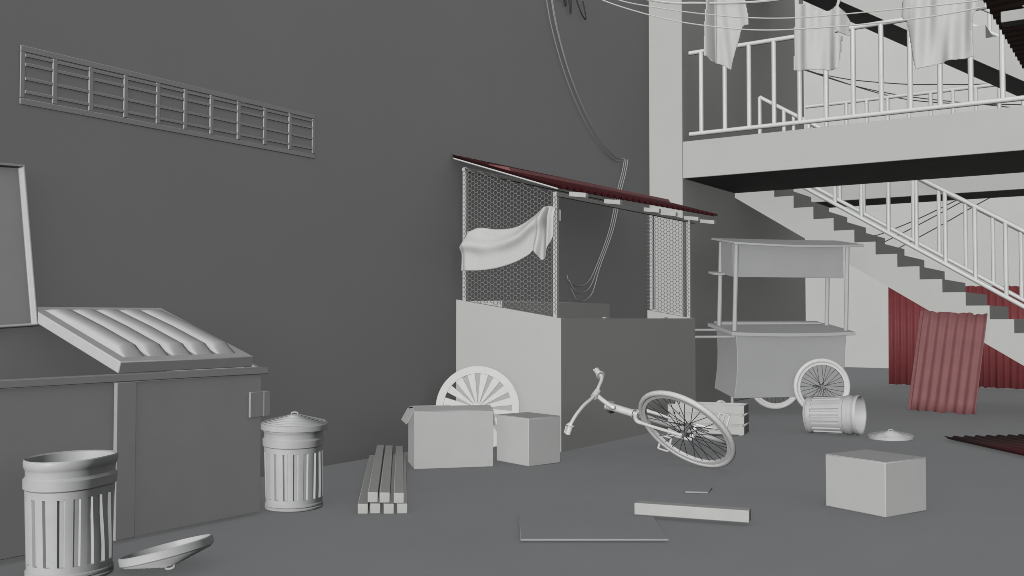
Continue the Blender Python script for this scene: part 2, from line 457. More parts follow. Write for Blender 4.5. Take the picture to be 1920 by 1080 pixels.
# ------------------------------------------------------------------ boxes
def closed_box(label, c0, c1, c2, h):
    a, b, c = Vector((*c0, 0.001)), Vector((*c1, 0.001)), Vector((*c2, 0.001)); d = a + c - b
    root = thing('cardboard_box', label, 'box', ((a + c) / 2), 0, 'pale cardboard boxes')
    T = Vector(root.location)
    m = MB(); U = Vector((0, 0, h))
    m.hexa([p - T for p in (a, b, c, d)], [p - T + U for p in (a, b, c, d)])
    obj('carton', m, 'card', root, 0.006)
    # two top flaps meeting at a seam
    e = (b - a).normalized(); f_ = (c - b).normalized(); le, lf = (b - a).length, (c - b).length
    for s0, s1 in ((0.004, 0.4985), (0.5015, 0.996)):
        m = MB(); pp_ = [a + e * le * 0.004 + f_ * lf * s0, a + e * le * 0.996 + f_ * lf * s0, a + e * le * 0.996 + f_ * lf * s1, a + e * le * 0.004 + f_ * lf * s1]
        m.hexa([p - T + U + Vector((0,0,0.001)) for p in pp_], [p - T + U + Vector((0,0,0.004)) for p in pp_])
        obj('flap', m, 'card', root, 0)
    return root
closed_box('closed cardboard box standing right beside the open carton against the stall', (1.038,7.251), (1.459,7.114), (1.573,7.450), 0.402)
closed_box('closed cardboard box standing alone on the ground at the right', (4.059,6.718), (4.487,6.533), (4.656,6.914), 0.342)
# open carton
t = thing('cardboard_box', 'open cardboard carton with flaps out in front of the wooden wheel', 'box', (0.75, 6.467, 0.001), math.atan2(0.484, 0.461), 'pale cardboard boxes')
W, D, H = 0.668, 0.42, 0.470; k = 0.006
m = MB()
m.box((0, 0, 0), (W, k, H)); m.box((0, D - k, 0), (W, D, H)); m.box((0, k, 0), (k, D - k, H)); m.box((W - k, k, 0), (W, D - k, H)); m.box((k, k, 0), (W - k, D - k, k))
obj('carton', m, 'card', t, 0.003)
def flap(p, q, out):   # flap hinged on p-q, reaching along out
    p, q, out = Vector(p), Vector(q), Vector(out); nrm = (q - p).cross(out).normalized() * k
    m = MB(); m.hexa([p, q, q + out, p + out], [p + nrm, q + nrm, q + out + nrm, p + out + nrm]); return obj('flap', m, 'card', t, 0.002)
flap((0, 0.0, H + 0.002), (W, 0, H + 0.002), (0, 0.14, 0.030))
flap((0, D, H + 0.002), (W * 0.52, D, H + 0.002), (0.0, -0.12, 0.026))
flap((-0.002, 0.02, H + 0.003), (-0.002, D - 0.02, H + 0.003), (-0.060, 0, -0.105))
flap((W + 0.002, D - 0.02, H), (W + 0.002, 0.02, H), (0.02, 0, -0.13))

# ------------------------------------------------------------------ wooden wheel leaning on the stall
t = thing('wooden_wheel', 'pale wooden wheel with flat wedge spokes leaning behind the open carton', 'wheel', (0.500, 7.720, 0.0), R(32))
NS, RO, RI, RH = 16, 0.398, 0.325, 0.052
mt = Matrix.Translation((0, 0.0, 0.400)) @ Matrix.Rotation(R(90 - 7), 4, 'X')
def disc_ring(ri, ro, th, n=96):
    return [(ri, -th/2), (ro, -th/2), (ro, th/2), (ri, th/2), (ri, -th/2)]
m = MB(); m.lathe(disc_ring(RI, RO, 0.03), 96, mt, False); obj('rim', m, 'wheelwood', t, 0.003)
m = MB(); m.lathe([(0.0005, -0.02), (RH, -0.02), (RH, 0.016), (RH - 0.01, 0.024), (0.0005, 0.024)], 32, mt, False); obj('hub', m, 'wheelwood', t)
for i in range(NS):
    a0 = 2 * PI * (i + 0.5) / NS
    m = MB(); vs = []
    for z in (-0.011, 0.011):
        for r, hw in ((RH * 0.8, 0.0085), (RI + 0.01, 0.039)):
            for s in (-1, 1):
                p = Vector((r * math.cos(a0) - s * hw * math.sin(a0), r * math.sin(a0) + s * hw * math.cos(a0), z)); vs.append(mt @ p)
    m.add(vs, [(0,1,3,2),(6,7,5,4),(0,4,5,1),(1,5,7,3),(3,7,6,2),(2,6,4,0)])
    obj('spoke', m, 'wheelwood', t, 0.002)

# ------------------------------------------------------------------ crate
t = thing('wooden_crate', 'slatted wooden crate standing on the ground behind the fallen bicycle wheel', 'crate', (1.40, 10.03, 0.001), math.atan2(0.169, 0.80))
W, D = 0.82, 0.36
for z0 in (0.012, 0.122, 0.232):
    for side_ in range(4):
        m = MB()
        if side_ == 0: m.box((0, 0, z0), (W, 0.014, z0 + 0.088))
        if side_ == 1: m.box((0, D - 0.014, z0), (W, D, z0 + 0.088))
        if side_ == 2: m.box((0, 0.015, z0), (0.014, D - 0.015, z0 + 0.088))
        if side_ == 3: m.box((W - 0.014, 0.015, z0), (W, D - 0.015, z0 + 0.088))
        obj('slat', m, 'wood', t, 0.003)
for x in (0.016, W - 0.061):
    for y in (0.016, D - 0.061):
        m = MB(); m.box((x, y, 0.002), (x + 0.045, y + 0.045, 0.318)); obj('corner_post', m, 'wood', t, 0.003)
m = MB(); m.box((0.018, 0.018, 0.014), (W - 0.018, D - 0.018, 0.026)); obj('floor_board', m, 'wood', t)

# ------------------------------------------------------------------ corrugated sheets
def corrugated(wd, ln, amp=0.013, period=0.13, nl=2, ragged=0.0, seed=0):
    """local: x across the corrugations, y along them, z out"""
    rnd = random.Random(seed); n = int(wd / period * 8); m = MB(); vs = []; fs = []
    for j in range(nl + 1):
        for i in range(n + 1):
            x = wd * i / n; y = ln * j / nl
            if ragged and j in (0, nl):
                y += ragged * (math.sin(x * 23 + seed + j) * 0.5 + math.sin(x * 61 + 2 * seed) * 0.3 + (0.6 if math.sin(x * 17 + seed * 3 + j * 2) > 0.93 else 0)) * (-1 if j else 1)
            vs.append((x, y, amp * math.cos(2 * PI * x / period)))
    for j in range(nl):
        for i in range(n):
            a = j * (n + 1) + i; fs.append((a, a + 1, a + n + 2, a + n + 1))
    m.add(vs, fs); return m
def sheet(label, m, mt, matname, solid=0.005):
    o = obj('corrugated_sheet', m, matname, None, 0, 60, solid)
    o.matrix_world = mt; return tag(o, label, 'corrugated sheet', 'red corrugated iron sheets')
def frame3(o, ex, ey):
    ex = Vector(ex).normalized(); ey = Vector(ey); ey = (ey - ex * ey.dot(ex)).normalized(); return basis(ex, ey, ex.cross(ey), o)
sheet('red corrugated sheet standing upright under the staircase, left of the leaning one', corrugated(1.64, 1.815, 0.014, 0.118, 2, 0.014, 2), basis((1,0,0),(0,0.03,0.9995),(0,-0.9995,0.03),(1.568,19.49,0.02)), 'red')
sheet('red corrugated sheet standing upright at the far right behind the stair foot', corrugated(1.75, 1.80, 0.014, 0.118, 2, 0.014, 5), basis((0.995,-0.10,0),(0.0,0.03,0.9995),(-0.10,-0.995,0.03),(3.20,19.47,0.02)), 'red')
c00, c10, c01, c11 = Vector((3.045,14.24,0.014)), Vector((3.885,13.965,0.014)), Vector((3.195,14.40,1.352)), Vector((3.985,14.40,1.305))
def patch(x, y, z):
    u, v = x / 0.865, y / 1.375
    p = c00.lerp(c10, u).lerp(c01.lerp(c11, u), v)
    return p + Vector((-0.2, -0.97, 0.1)) * z - c00
m = corrugated(0.865, 1.375, 0.012, 0.125, 8, 0.016, 8); m.v = [tuple(patch(*p)) for p in m.v]
lc = sheet('red corrugated sheet painted paler as if lit, leaning against the front of the staircase', m, Matrix.Translation(c00), 'redlit')
fl = MB(); fl.box((-0.045, 0, -0.012), (-0.004, 1.375, 0.016)); fl.v = [tuple(patch(*p)) for p in fl.v]; obj('edge_strip', fl, 'redlit', lc, 0.004)
d0 = Vector((4.039,10.978,0.03)); 
mm = basis(Vector((0.71, 0.704, 0.02)), Vector((0.556, -0.831, -0.004)), Vector((0, 0, 1)), d0)
sheet('dark red corrugated sheet lying flat on the ground at the right edge', corrugated(1.1, 1.9, 0.017, 0.118, 2, 0.0, 11), mm, 'redshade')

# ------------------------------------------------------------------ stall
t = thing('market_stall', 'kiosk stall with pale waist walls, wire mesh sides and red corrugated roof', 'stall', (0.62, 9.6, 0))
S = Vector((0.62, 9.6, 0))
def sp(name, mb, m, parent=None, bevel=0.0, smooth=35, solid=0.0):
    mb.v = [tuple(Vector(p) - S) for p in mb.v]; return obj(name, mb, m, parent or t, bevel, smooth, solid)
YA, YB, XF, TH = 8.044, 11.20, 1.228, 0.07
def zside(x): return 1.440 - (1.440 - 1.250) * (x / XF)
m = MB(); m.add([(0.003,YA,0.001),(XF,YA,0.001),(XF,YA+TH,0.001),(0.003,YA+TH,0.001),(0.003,YA,1.44),(XF,YA,1.250),(XF,YA+TH,1.250),(0.003,YA+TH,1.44)],
                [(3,2,1,0),(4,5,6,7),(0,1,5,4),(1,2,6,5),(2,3,7,6),(3,0,4,7)]); sp('side_wall', m, 'plaster', None, 0.0)
m = MB(); x0 = 0.63
m.add([(x0,YB-TH,0.001),(XF,YB-TH,0.001),(XF,YB,0.001),(x0,YB,0.001),(x0,YB-TH,zside(x0)+0.01),(XF,YB-TH,1.250),(XF,YB,1.250),(x0,YB,zside(x0)+0.01)],
      [(3,2,1,0),(4,5,6,7),(0,1,5,4),(1,2,6,5),(2,3,7,6),(3,0,4,7)]); sp('side_wall', m, 'plaster', None, 0.0)
m = MB(); m.box((XF-TH, YA+TH+0.0004, 0.001), (XF, YB-TH-0.0004, 1.250)); sp('front_wall', m, 'plaster', None, 0.0)
for y in (8.95, 10.35):
    m = MB(); m.box((XF-0.05, y, 1.251), (XF-0.01, y+0.09, 1.262)); sp('hinge_plate', m, 'plaster', None, 0.002)
# posts
def zroof(x): return 2.868 - 0.302 * x       # underside of the roof sheet
def post(x, y, zb, zt, hw=0.022):
    m = MB(); m.box((x - hw, y - hw, zb), (x + hw, y + hw, zt)); return sp('post', m, 'wood', None, 0.003)
post(0.095, 8.075, zside(0.095), zroof(0.095) - 0.07); post(1.155, 8.075, 1.252, zroof(1.155) - 0.07)
post(0.70, 11.12, 1.36, zroof(0.70) - 0.07); post(1.185, 11.12, 1.252, zroof(1.185) - 0.07)
m = MB(); m.box((0.118, 8.063, 2.085), (1.132, 8.088, 2.125)); sp('mid_rail', m, 'wood', None, 0.003)
# hexagonal wire mesh
def hexmesh(x0, x1, y, zlo, zhi, cell, r):
    m = MB(); dx = cell * 1.5; h = cell * math.sqrt(3) / 2
    def bar(a, b):
        a, b = Vector(a), Vector(b); d = (b - a).normalized(); s = d.cross(Vector((0, 1, 0))) * r; q = Vector((0, r, 0))
        m.add([a+s-q, a+s+q, a-s+q, a-s-q, b+s-q, b+s+q, b-s+q, b-s-q], [(0,1,5,4),(1,2,6,5),(2,3,7,6),(3,0,4,7)])
    i = 0; x = x0
    while x < x1:
        j = 0; zb = zlo(x)
        k0 = int((zlo(x) - 1.2) / (2 * h)) ; z = 1.2 + 2 * h * k0 + (h if i % 2 else 0)
        while z < zhi(x):
            if z > zlo(x):
                A = (x, y, z); B = (x + cell, y, z)
                if x + cell < x1: bar(A, B)
                if x + dx < x1 and z + h < zhi(x + dx): bar(B, (x + dx, y + 0.003, z + h))
                if x + dx < x1 and z - h > zlo(x + dx): bar(B, (x + dx, y + 0.003, z - h))
            z += 2 * h
        x += dx; i += 1
    return m
sp('mesh_panel', hexmesh(0.075, 1.20, 8.050, lambda x: zside(x) + 0.004, lambda x: zroof(x) - 0.075, 0.026, 0.0027), 'wire', None, 0, 0)
sp('mesh_panel', hexmesh(0.645, 1.225, 11.092, lambda x: zside(x) + 0.012, lambda x: zroof(x) - 0.075, 0.026, 0.0027), 'wire', None, 0, 0)
# rafters, purlins
for y in (8.105, 8.80, 9.70, 10.13, 10.76, 11.24):
    m = MB()
    for (xa, xb) in ((1.28, 1.46),):
        za, zb = zroof(xa) - 0.080, zroof(xb) - 0.050
        m.add([(xa,y,za),(xb,y,zb),(xb,y+0.055,zb),(xa,y+0.055,za),(xa,y,za+0.045),(xb,y,zb+0.045),(xb,y+0.055,zb+0.045),(xa,y+0.055,za+0.045)],
              [(3,2,1,0),(4,5,6,7),(0,1,5,4),(1,2,6,5),(2,3,7,6),(3,0,4,7)])
    sp('rafter', m, 'wood', None, 0.003)
for x in (0.10, 1.17):
    m = MB(); z = zroof(x) - 0.130; m.box((x - 0.018, 8.03, z + 0.02), (x + 0.018, 11.32, z + 0.055)); sp('purlin', m, 'wood', None, 0.003)
# roof
rw = 11.36 - 7.95
m = corrugated(rw, 1.0, 0.016, 0.125, 2, 0.0, 3)
vs = []
for x, y, z in m.v:
    u = x / rw
    lo_ = Vector((0.01, 7.95, 2.878)).lerp(Vector((0.01, 11.45, 2.915)), u); hi_ = Vector((1.27, 7.95, 2.475)).lerp(Vector((1.50, 11.25, 2.478)), u)
    p_ = lo_.lerp(hi_, y); vs.append((p_.x + 0.29 * z, p_.y, p_.z + z))
m.v = vs; roof = sp('roof', m, 'redshade', None, 0, 60, 0.005)
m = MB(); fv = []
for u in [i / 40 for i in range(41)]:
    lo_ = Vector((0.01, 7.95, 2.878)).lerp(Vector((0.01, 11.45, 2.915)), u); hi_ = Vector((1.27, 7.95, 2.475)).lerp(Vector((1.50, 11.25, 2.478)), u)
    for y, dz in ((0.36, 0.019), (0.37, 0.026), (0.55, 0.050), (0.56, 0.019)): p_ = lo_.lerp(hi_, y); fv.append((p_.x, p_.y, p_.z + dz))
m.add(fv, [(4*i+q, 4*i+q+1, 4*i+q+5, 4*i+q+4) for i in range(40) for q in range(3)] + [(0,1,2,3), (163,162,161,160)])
sp('lit_fold_strip', m, 'redlit', roof, 0, 30)  # added pale strip, painted as the lit side of a roof fold
m = MB(); m.tube([(0.03, 7.962, 2.853), (1.245, 7.962, 2.460)], 0.007, 6); sp('edge_batten', m, 'rail', None, 0)
# cabinet inside
m = MB(); m.box((0.10, 8.13, 0.001), (0.50, 10.39, 1.425))
o = at(obj('cabinet', m, 'plaster', None, 0.006), (0.30, 9.65, 0.001))
tag(o, 'plain grey cabinet standing inside the stall behind its front wall', 'cabinet')

# towel over the mid rail
top = [(0.130,2.02),(0.182,2.10),(0.260,2.135),(0.345,2.140),(0.536,2.115),(0.75,2.13),(0.936,2.215),(1.06,2.295),(1.12,2.308),(1.19,2.292)]
bot = [(0.117,1.724),(0.20,1.722),(0.35,1.722),(0.536,1.739),(0.74,1.785),(0.90,1.850),(0.985,1.900),(1.055,1.800),(1.10,1.855),(1.185,2.03)]
def curve(pts, n):
    s_ = smoothline([(x, 0, z) for x, z in pts], 12); return [s_[int(round(i * (len(s_) - 1) / n))] for i in range(n + 1)]
NU, NV = 108, 40
ct, cb = curve(top, NU), curve(bot, NU)
m = MB(); vs = []
for j in range(NV + 1):
    v = j / NV
    for i in range(NU + 1):
        u = i / NU; a, b_ = ct[i], cb[i]
        x = lerp(a.x, b_.x, v); z = lerp(a.z, b_.z, v)
        y = 8.014 - 0.035 * math.sin(min(v, 0.35) / 0.35 * PI / 2)
        # hanging swag: a ridge rolling from the left shoulder, a hollow under the middle, folds at the right
        y -= 0.045 * math.exp(-((u - 0.10 - 0.02 * v) / 0.06) ** 2) * (0.3 + 0.7 * v)
        y += 0.030 * math.exp(-((u - 0.34 - 0.05 * v) / 0.10) ** 2) * math.exp(-((v - 0.35) / 0.25) ** 2)
        y -= 0.050 * math.exp(-((v - 0.20 - 0.25 * math.sin(PI * min(u / 0.72, 1))) / 0.16) ** 2) * (1 if u < 0.8 else max(0, 1 - (u - 0.8) / 0.1))
        y -= 0.060 * math.exp(-((u - 0.80 + 0.10 * v) / 0.035) ** 2) * (0.25 + 0.75 * v)
        y += 0.045 * math.exp(-((u - 0.865 + 0.02 * v) / 0.028) ** 2) * (1 - 0.4 * v)
        y -= 0.030 * math.exp(-((u - 0.93) / 0.03) ** 2)
        vs.append((x, min(y, 8.035), z))
fs = []
for j in range(NV):
    for i in range(NU):
        a = j * (NU + 1) + i; fs.append((a, a + 1, a + NU + 2, a + NU + 1))
m.add(vs, fs)
# part thrown over the rail to the back
vs = [ (p.x, 8.014 + dy, p.z - dz) for dy, dz in ((0.0, 0.0), (0.045, 0.004), (0.095, 0.012), (0.10, 0.12)) for p in ct]
fs = []
for j in range(3):
    for i in range(NU):
        a = j * (NU + 1) + i; fs.append((a, a + 1, a + NU + 2, a + NU + 1))
m.add(vs, fs)
o = at(obj('towel', m, 'cloth', None, 0, 180, 0.008), (0.65, 8.0, 2.0)); tag(o, 'crumpled pale towel slung over the mesh side of the stall', 'towel')

# ------------------------------------------------------------------ garments on the line
def cloth_from(outline, y0, yfun, cell=0.009):
    xs = [p[0] for p in outline]; zs = [p[1] for p in outline]
    x0, x1, z0, z1 = min(xs), max(xs), min(zs), max(zs)
    nx, nz = int((x1 - x0) / cell) + 1, int((z1 - z0) / cell) + 1
    def inside(x, z):
        c = False; n = len(outline); j = n - 1
        for i in range(n):
            xi, zi = outline[i]; xj, zj = outline[j]
            if (zi > z) != (zj > z) and x < (xj - xi) * (z - zi) / (zj - zi) + xi: c = not c
            j = i
        return c
    idx = {}; vs = []; fs = []
    def vid(i, j):
        if (i, j) not in idx:
            x, z = x0 + i * cell, z0 + j * cell
            u, v = (x - x0) / (x1 - x0), (z - z0) / (z1 - z0)
            idx[(i, j)] = len(vs); vs.append((x, y0 + yfun(u, v), z))
        return idx[(i, j)]
    for i in range(nx):
        for j in range(nz):
            if inside(x0 + (i + 0.5) * cell, z0 + (j + 0.5) * cell):
                fs.append((vid(i, j), vid(i + 1, j), vid(i + 1, j + 1), vid(i, j + 1)))
    m = MB(); m.add(vs, fs); return m
S1 = [(1.522,5.147),(1.508,5.010),(1.493,4.822),(1.470,4.380),(1.457,4.344),(1.503,4.325),(1.523,4.290),(1.576,4.245),(1.655,4.221),(1.753,4.151),(1.826,4.390),(1.879,4.600),(1.905,4.640),(1.976,4.647),(1.976,4.771),(1.952,4.931),(1.934,5.071)]
S2 = [(2.538,5.068),(2.529,4.707),(2.520,4.346),(2.511,4.033),(2.762,4.005),(3.018,3.969),(3.037,4.149),(3.050,4.335),(2.976,4.364),(2.982,4.422),(3.028,4.374),(3.113,4.342),(3.103,4.432),(3.115,4.512),(3.070,4.614),(3.019,4.658),(3.043,4.736),(3.061,4.881),(3.022,4.976),(3.008,4.743),(2.996,4.680),(2.944,4.653),(2.897,4.640),(2.809,4.650),(2.756,4.686),(2.715,4.747),(2.578,4.777),(2.569,5.063)]
S3 = [(3.694,4.792),(3.669,4.539),(3.663,4.455),(3.721,4.388),(3.741,4.271),(3.771,4.068),(3.811,3.859),(3.927,3.877),(4.083,3.899),(4.236,3.910),(4.362,3.920),(4.363,4.007),(4.350,4.174),(4.356,4.255),(4.373,4.362),(4.423,4.408),(4.463,4.434),(4.476,4.645),(4.196,4.781),(4.068,4.766),(3.939,4.830)]
def garment(label, outline, yf, cat):
    m = cloth_from(outline, 11.0, yf)
    o = obj('shirt', m, 'cloth', None, 0, 180, 0.007)
    s = o.modifiers.new('ease', 'SMOOTH'); s.iterations = 2; s.factor = 0.5
    cx = sum(p[0] for p in outline) / len(outline); zt = max(p[1] for p in outline)
    at(o, (cx, 11.0, zt)); return tag(o, label, cat, 'washing hung on the line')
def f1(u, v):
    return 0.10 * math.exp(-((u - 0.20) / 0.05) ** 2) * (1 - 0.3 * v) + 0.10 * u * (1 - v) + 0.02 * math.sin(u * 16 + v * 3) * (1 - 0.6 * v) - 0.10 * math.exp(-((u - 0.05) / 0.07) ** 2)
def f2(u, v):
    return 0.030 * math.sin(u * 13 + 1.5 * v) * (1.1 - v) + 0.015 * math.sin(u * 22 - 2 * v) + 0.06 * max(0, u - 0.85) / 0.15
def f3(u, v):
    return 0.028 * math.sin(u * 17 + 2.2 * v + 0.7) * (1.05 - 0.7 * v) + 0.015 * math.sin(u * 29 - 3 * v) + 0.05 * max(0, 0.12 - u) / 0.12 + 0.05 * max(0, u - 0.88) / 0.12
garment('narrow pale shirt hanging folded edge on, leftmost on the washing line', S1, f1, 'shirt')
garment('pale short sleeved shirt with wide round neck hanging in the middle of the line', S2, f2, 'shirt')
garment('widest pale shirt hanging on the line beside the dark awning', S3, f3, 'shirt')

# clotheslines and cables
def cable(name, label, cat, pts, r, m, group, n=8):
    b = MB(); b.tube(smoothline(pts, n), r, 6); o = obj(name, b, m)
    at(o, pts[0]); return tag(o, label, cat, group)
w1 = [(0.003,5.35),(0.305,5.116),(0.930,4.827),(1.481,4.629),(2.177,4.449),(2.827,4.361),(3.804,4.290),(4.547,4.298),(5.3,4.36),(6.6,4.55)]
w2 = [(0.003,5.365),(0.084,5.321),(0.523,5.078),(0.931,4.929),(1.482,4.758),(2.116,4.596),(2.713,4.496),(3.544,4.428),(4.501,4.369),(5.3,4.39),(6.6,4.58)]
w3 = [(0.003,5.41),(0.899,5.092),(1.334,5.002),(1.797,4.920),(2.241,4.868),(2.784,4.850),(3.736,4.850),(4.504,4.860),(5.6,4.92),(6.6,5.0)]
cable('washing_line', 'thin pale line sagging lowest across the front of the hanging shirts', 'washing line', [(x, 10.6, z) for x, z in w1], 0.0075, 'line', 'thin lines strung across the alley')
cable('washing_line', 'thin pale line sagging just above the lowest one across the shirts', 'washing line', [(x, 10.6, z) for x, z in w2], 0.0070, 'line', 'thin lines strung across the alley')
cable('washing_line', 'topmost pale line at the top edge from which the shirts hang', 'washing line', [(x, 10.985, z) for x, z in w3], 0.014, 'line', 'thin lines strung across the alley')
# supply cables on the alley wall
base = [(9.70,5.75),(9.847,4.965),(10.028,4.536),(10.315,4.118),(10.706,3.733),(11.120,3.462),(11.409,3.345),(11.60,3.335),(11.741,3.355)]
down = [(11.68,3.16),(11.555,2.918),(11.330,2.393),(10.971,1.897)]
ends = [[(10.697,1.689),(10.434,1.640),(10.25,1.70),(10.206,1.763)], [(10.74,1.63),(10.50,1.56),(10.36,1.60),(10.24,1.70)], [(10.80,1.58),(10.60,1.47),(10.42,1.47),(10.27,1.60)]]
lab = ['left one', 'middle one', 'right one']
for i in range(3):
    o1 = (-0.11, 0.035, 0.0)[i]
    up_ = [(0.028 + 0.004 * i, y + o1 * (1 - k / 8), z - (0.06 if i == 0 else 0) * math.sin(PI * k / 8)) for k, (y, z) in enumerate(base)]
    dn = [(0.028 + 0.004 * i, y + 0.045 * (i - 1), z) for y, z in down]
    en = [(0.03 + 0.01 * i, y, z) for y, z in ends[i]]
    cable('wall_cable', 'grey cable drooping down the dark wall into the stall, ' + lab[i] + ' of three', 'cable', up_[:-1] + [(0.028 + 0.004 * i, 11.741 + 0.04 * (i - 1), 3.352)] + dn + en, 0.0062, 'cable', 'cables drooping down the alley wall')
m = MB()
for pts in ([(0.03,9.93,5.25),(0.03,10.02,5.02),(0.03,10.10,5.10),(0.03,10.18,4.98),(0.03,10.20,5.20)], [(0.04,10.22,5.2),(0.05,10.26,4.90),(0.05,10.28,5.1)], [(0.03,10.35,5.25),(0.05,10.50,5.00),(0.06,10.62,4.93),(0.03,10.60,5.15)]):
    m.tube(smoothline(pts, 8), 0.009, 6)
o = at(obj('cable_tangle', m, 'darktrim'), (0.03, 10.2, 5.2)); tag(o, 'small tangle of dark cable ends high on the wall at the top edge', 'cable')
bc = [([(0.003,6.30),(0.716,6.073),(1.739,5.852),(2.326,5.775),(2.987,5.689),(4.407,5.582),(7,5.7)], 'uppermost far cable crossing the back wall above the rear railing'),
      ([(-0.311,6.433),(0.715,5.964),(1.736,5.620),(3.074,5.302),(4.399,5.046),(7,4.9)], 'steepest far cable slanting down across the back wall above the rear railing'),
      ([(-0.311,6.455),(1.130,5.781),(2.128,5.467),(3.662,5.232),(4.401,5.163),(7,5.2)], 'far cable that levels off low over the right end of the rear railing'),
      ([(1.05,2.905),(1.25,2.95),(2.004,3.240),(2.960,3.691),(3.600,4.013),(6,5.4)], 'far cable behind the stair railing, highest of three rising to the right'),
      ([(1.20,2.754),(1.40,2.84),(2.101,3.182),(3.145,3.728),(3.779,4.127),(6,5.6)], 'far cable behind the stair railing, middle of three rising to the right'),
      ([(1.45,2.60),(1.603,2.685),(2.293,3.048),(2.957,3.418),(3.952,3.945),(6,5.2)], 'far cable behind the stair railing, lowest of three rising to the right')]
for i, (pts, lb) in enumerate(bc):
    cable('overhead_cable', lb, 'cable', [(x, 20.5 + 0.03 * i, z) for x, z in pts], 0.010, 'darktrim', 'far cables before the back wall')

# ------------------------------------------------------------------ awning at the upper right
t = thing('awning', 'dark corrugated awning seen from below at the upper right corner', 'awning', (6.7, 9.0, 0))
AO = Vector((6.7, 9.0, 0))
m = corrugated(3.75, 1.0, 0.022, 0.155, 2, 0.0, 4)
m.v = [(4.935 + 1.9 * y - AO.x, 7.25 + x - AO.y, 3.50 + 0.10 * y + z - 0.004 * x) for x, y, z in m.v]
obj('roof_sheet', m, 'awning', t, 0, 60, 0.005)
m = MB(); m.box((5.005 - AO.x, 7.93 - AO.y, 3.395), (5.19 - AO.x, 8.07 - AO.y, 3.475)); obj('joist', m, 'wood', t, 0.004)
m = MB(); m.box((5.02 - AO.x, 9.95 - AO.y, 3.40), (6.72 - AO.x, 10.05 - AO.y, 3.47)); obj('joist', m, 'wood', t, 0.004)
m = MB(); m.add([(5.155 - AO.x, 7.80 - AO.y, 3.46), (5.70 - AO.x, 7.80 - AO.y, 2.95), (5.85 - AO.x, 7.80 - AO.y, 2.95), (5.85 - AO.x, 7.80 - AO.y, 3.46),
                 (5.155 - AO.x, 7.83 - AO.y, 3.46), (5.70 - AO.x, 7.83 - AO.y, 2.95), (5.85 - AO.x, 7.83 - AO.y, 2.95), (5.85 - AO.x, 7.83 - AO.y, 3.46)],
                [(0,1,2,3),(7,6,5,4),(0,4,5,1),(1,5,6,2),(2,6,7,3),(3,7,4,0)]); obj('side_board', m, 'plaster', t, 0.004)
for y in (8.0, 10.0):
    m = MB(); m.box((6.65 - AO.x, y - 0.05 - AO.y, 0.001), (6.75 - AO.x, y + 0.05 - AO.y, 3.39)); obj('post', m, 'wood', t, 0.005)

# ------------------------------------------------------------------ spoked wheel (cart and bicycle)
def bike_wheel(parent, mt, Rw, rt, hubw, nsp=28, name='wheel'):
    m = MB(); m.torus(Rw - rt, rt, mt, 64, 12); tyre = obj(name, m, 'tyre', parent, 0, 60)
    m = MB(); rr = Rw - 2 * rt - 0.004
    m.lathe([(rr - 0.018, -rt*0.55), (rr + 0.012, -rt*0.62), (rr + 0.012, rt*0.62), (rr - 0.018, rt*0.55), (rr - 0.018, -rt*0.55)], 64, mt, False)
    obj('rim', m, 'tyre', tyre, 0, 40)
    m = MB(); m.lathe([(0.008, -hubw-0.02), (0.010, -hubw-0.02), (0.010, -hubw), (0.028, -hubw), (0.028, -hubw+0.008), (0.016, -hubw+0.012), (0.016, hubw-0.012), (0.028, hubw-0.008), (0.028, hubw), (0.010, hubw), (0.010, hubw+0.02), (0.008, hubw+0.02)], 20, mt)
    obj('hub', m, 'mech', tyre, 0, 30)
    m = MB()
    for i in range(nsp):
        a = 2 * PI * i / nsp; s = 1 if i % 2 else -1; b = a + 0.5 * (1 if i % 4 < 2 else -1)
        p0 = mt @ Vector((0.026 * math.cos(b), 0.026 * math.sin(b), s * (hubw - 0.004)))
        p1 = mt @ Vector(((rr - 0.012) * math.cos(a), (rr - 0.012) * math.sin(a), 0))
        m.tube([p0, p1], 0.0030, 5, False)
    obj('spoke_lacing', m, 'spoke', tyre, 0, 0)
    return tyre

# ------------------------------------------------------------------ food cart
t = thing('food_cart', 'pale two wheeled food cart with canopy and hanging sign box behind the stall', 'food cart', (1.33, 12.2, 0), R(47.5))
SH = 0.155
def sz(x, y, z): return (x, y, z + SH * y)
def cbox(name, a, b, m='cart', bevel=0.005, parent=None):
    x0, y0, z0 = a; x1, y1, z1 = b
    mb = MB(); mb.hexa([sz(x0,y0,z0), sz(x1,y0,z0), sz(x1,y1,z0), sz(x0,y1,z0)], [sz(x0,y0,z1), sz(x1,y0,z1), sz(x1,y1,z1), sz(x0,y1,z1)])
    return obj(name, mb, m, parent or t, bevel)
# body with a waist curve, built as rings
m = MB(); vs = []; fs = []; NR, NX = 10, 12
for j in range(NR + 1):
    v = j / NR; z = lerp(0.228, 1.035, v)
    xl = 0.0 + 0.030 * math.sin(PI * v) + 0.03 * v; xr = 1.60 - 0.02 * math.sin(PI * v) + 0.02 * v
    ring = []
    for i in range(NX + 1):
        u = i / NX; ring.append((lerp(xl, xr, u), 0.02 * math.sin(PI * u) * math.sin(PI * v), z))
    for i in range(NX + 1):
        u = 1 - i / NX; ring.append((lerp(xl, xr, u), 0.58, z))
    vs += [sz(*p) for p in ring]
n = 2 * (NX + 1)
for j in range(NR):
    for i in range(n):
        i2 = (i + 1) % n; fs.append((j*n+i, j*n+i2, (j+1)*n+i2, (j+1)*n+i))
fs.append(tuple(range(n - 1, -1, -1))); fs.append(tuple(NR * n + i for i in range(n)))
m.add(vs, fs); obj('body', m, 'cart', t, 0.006, 40)
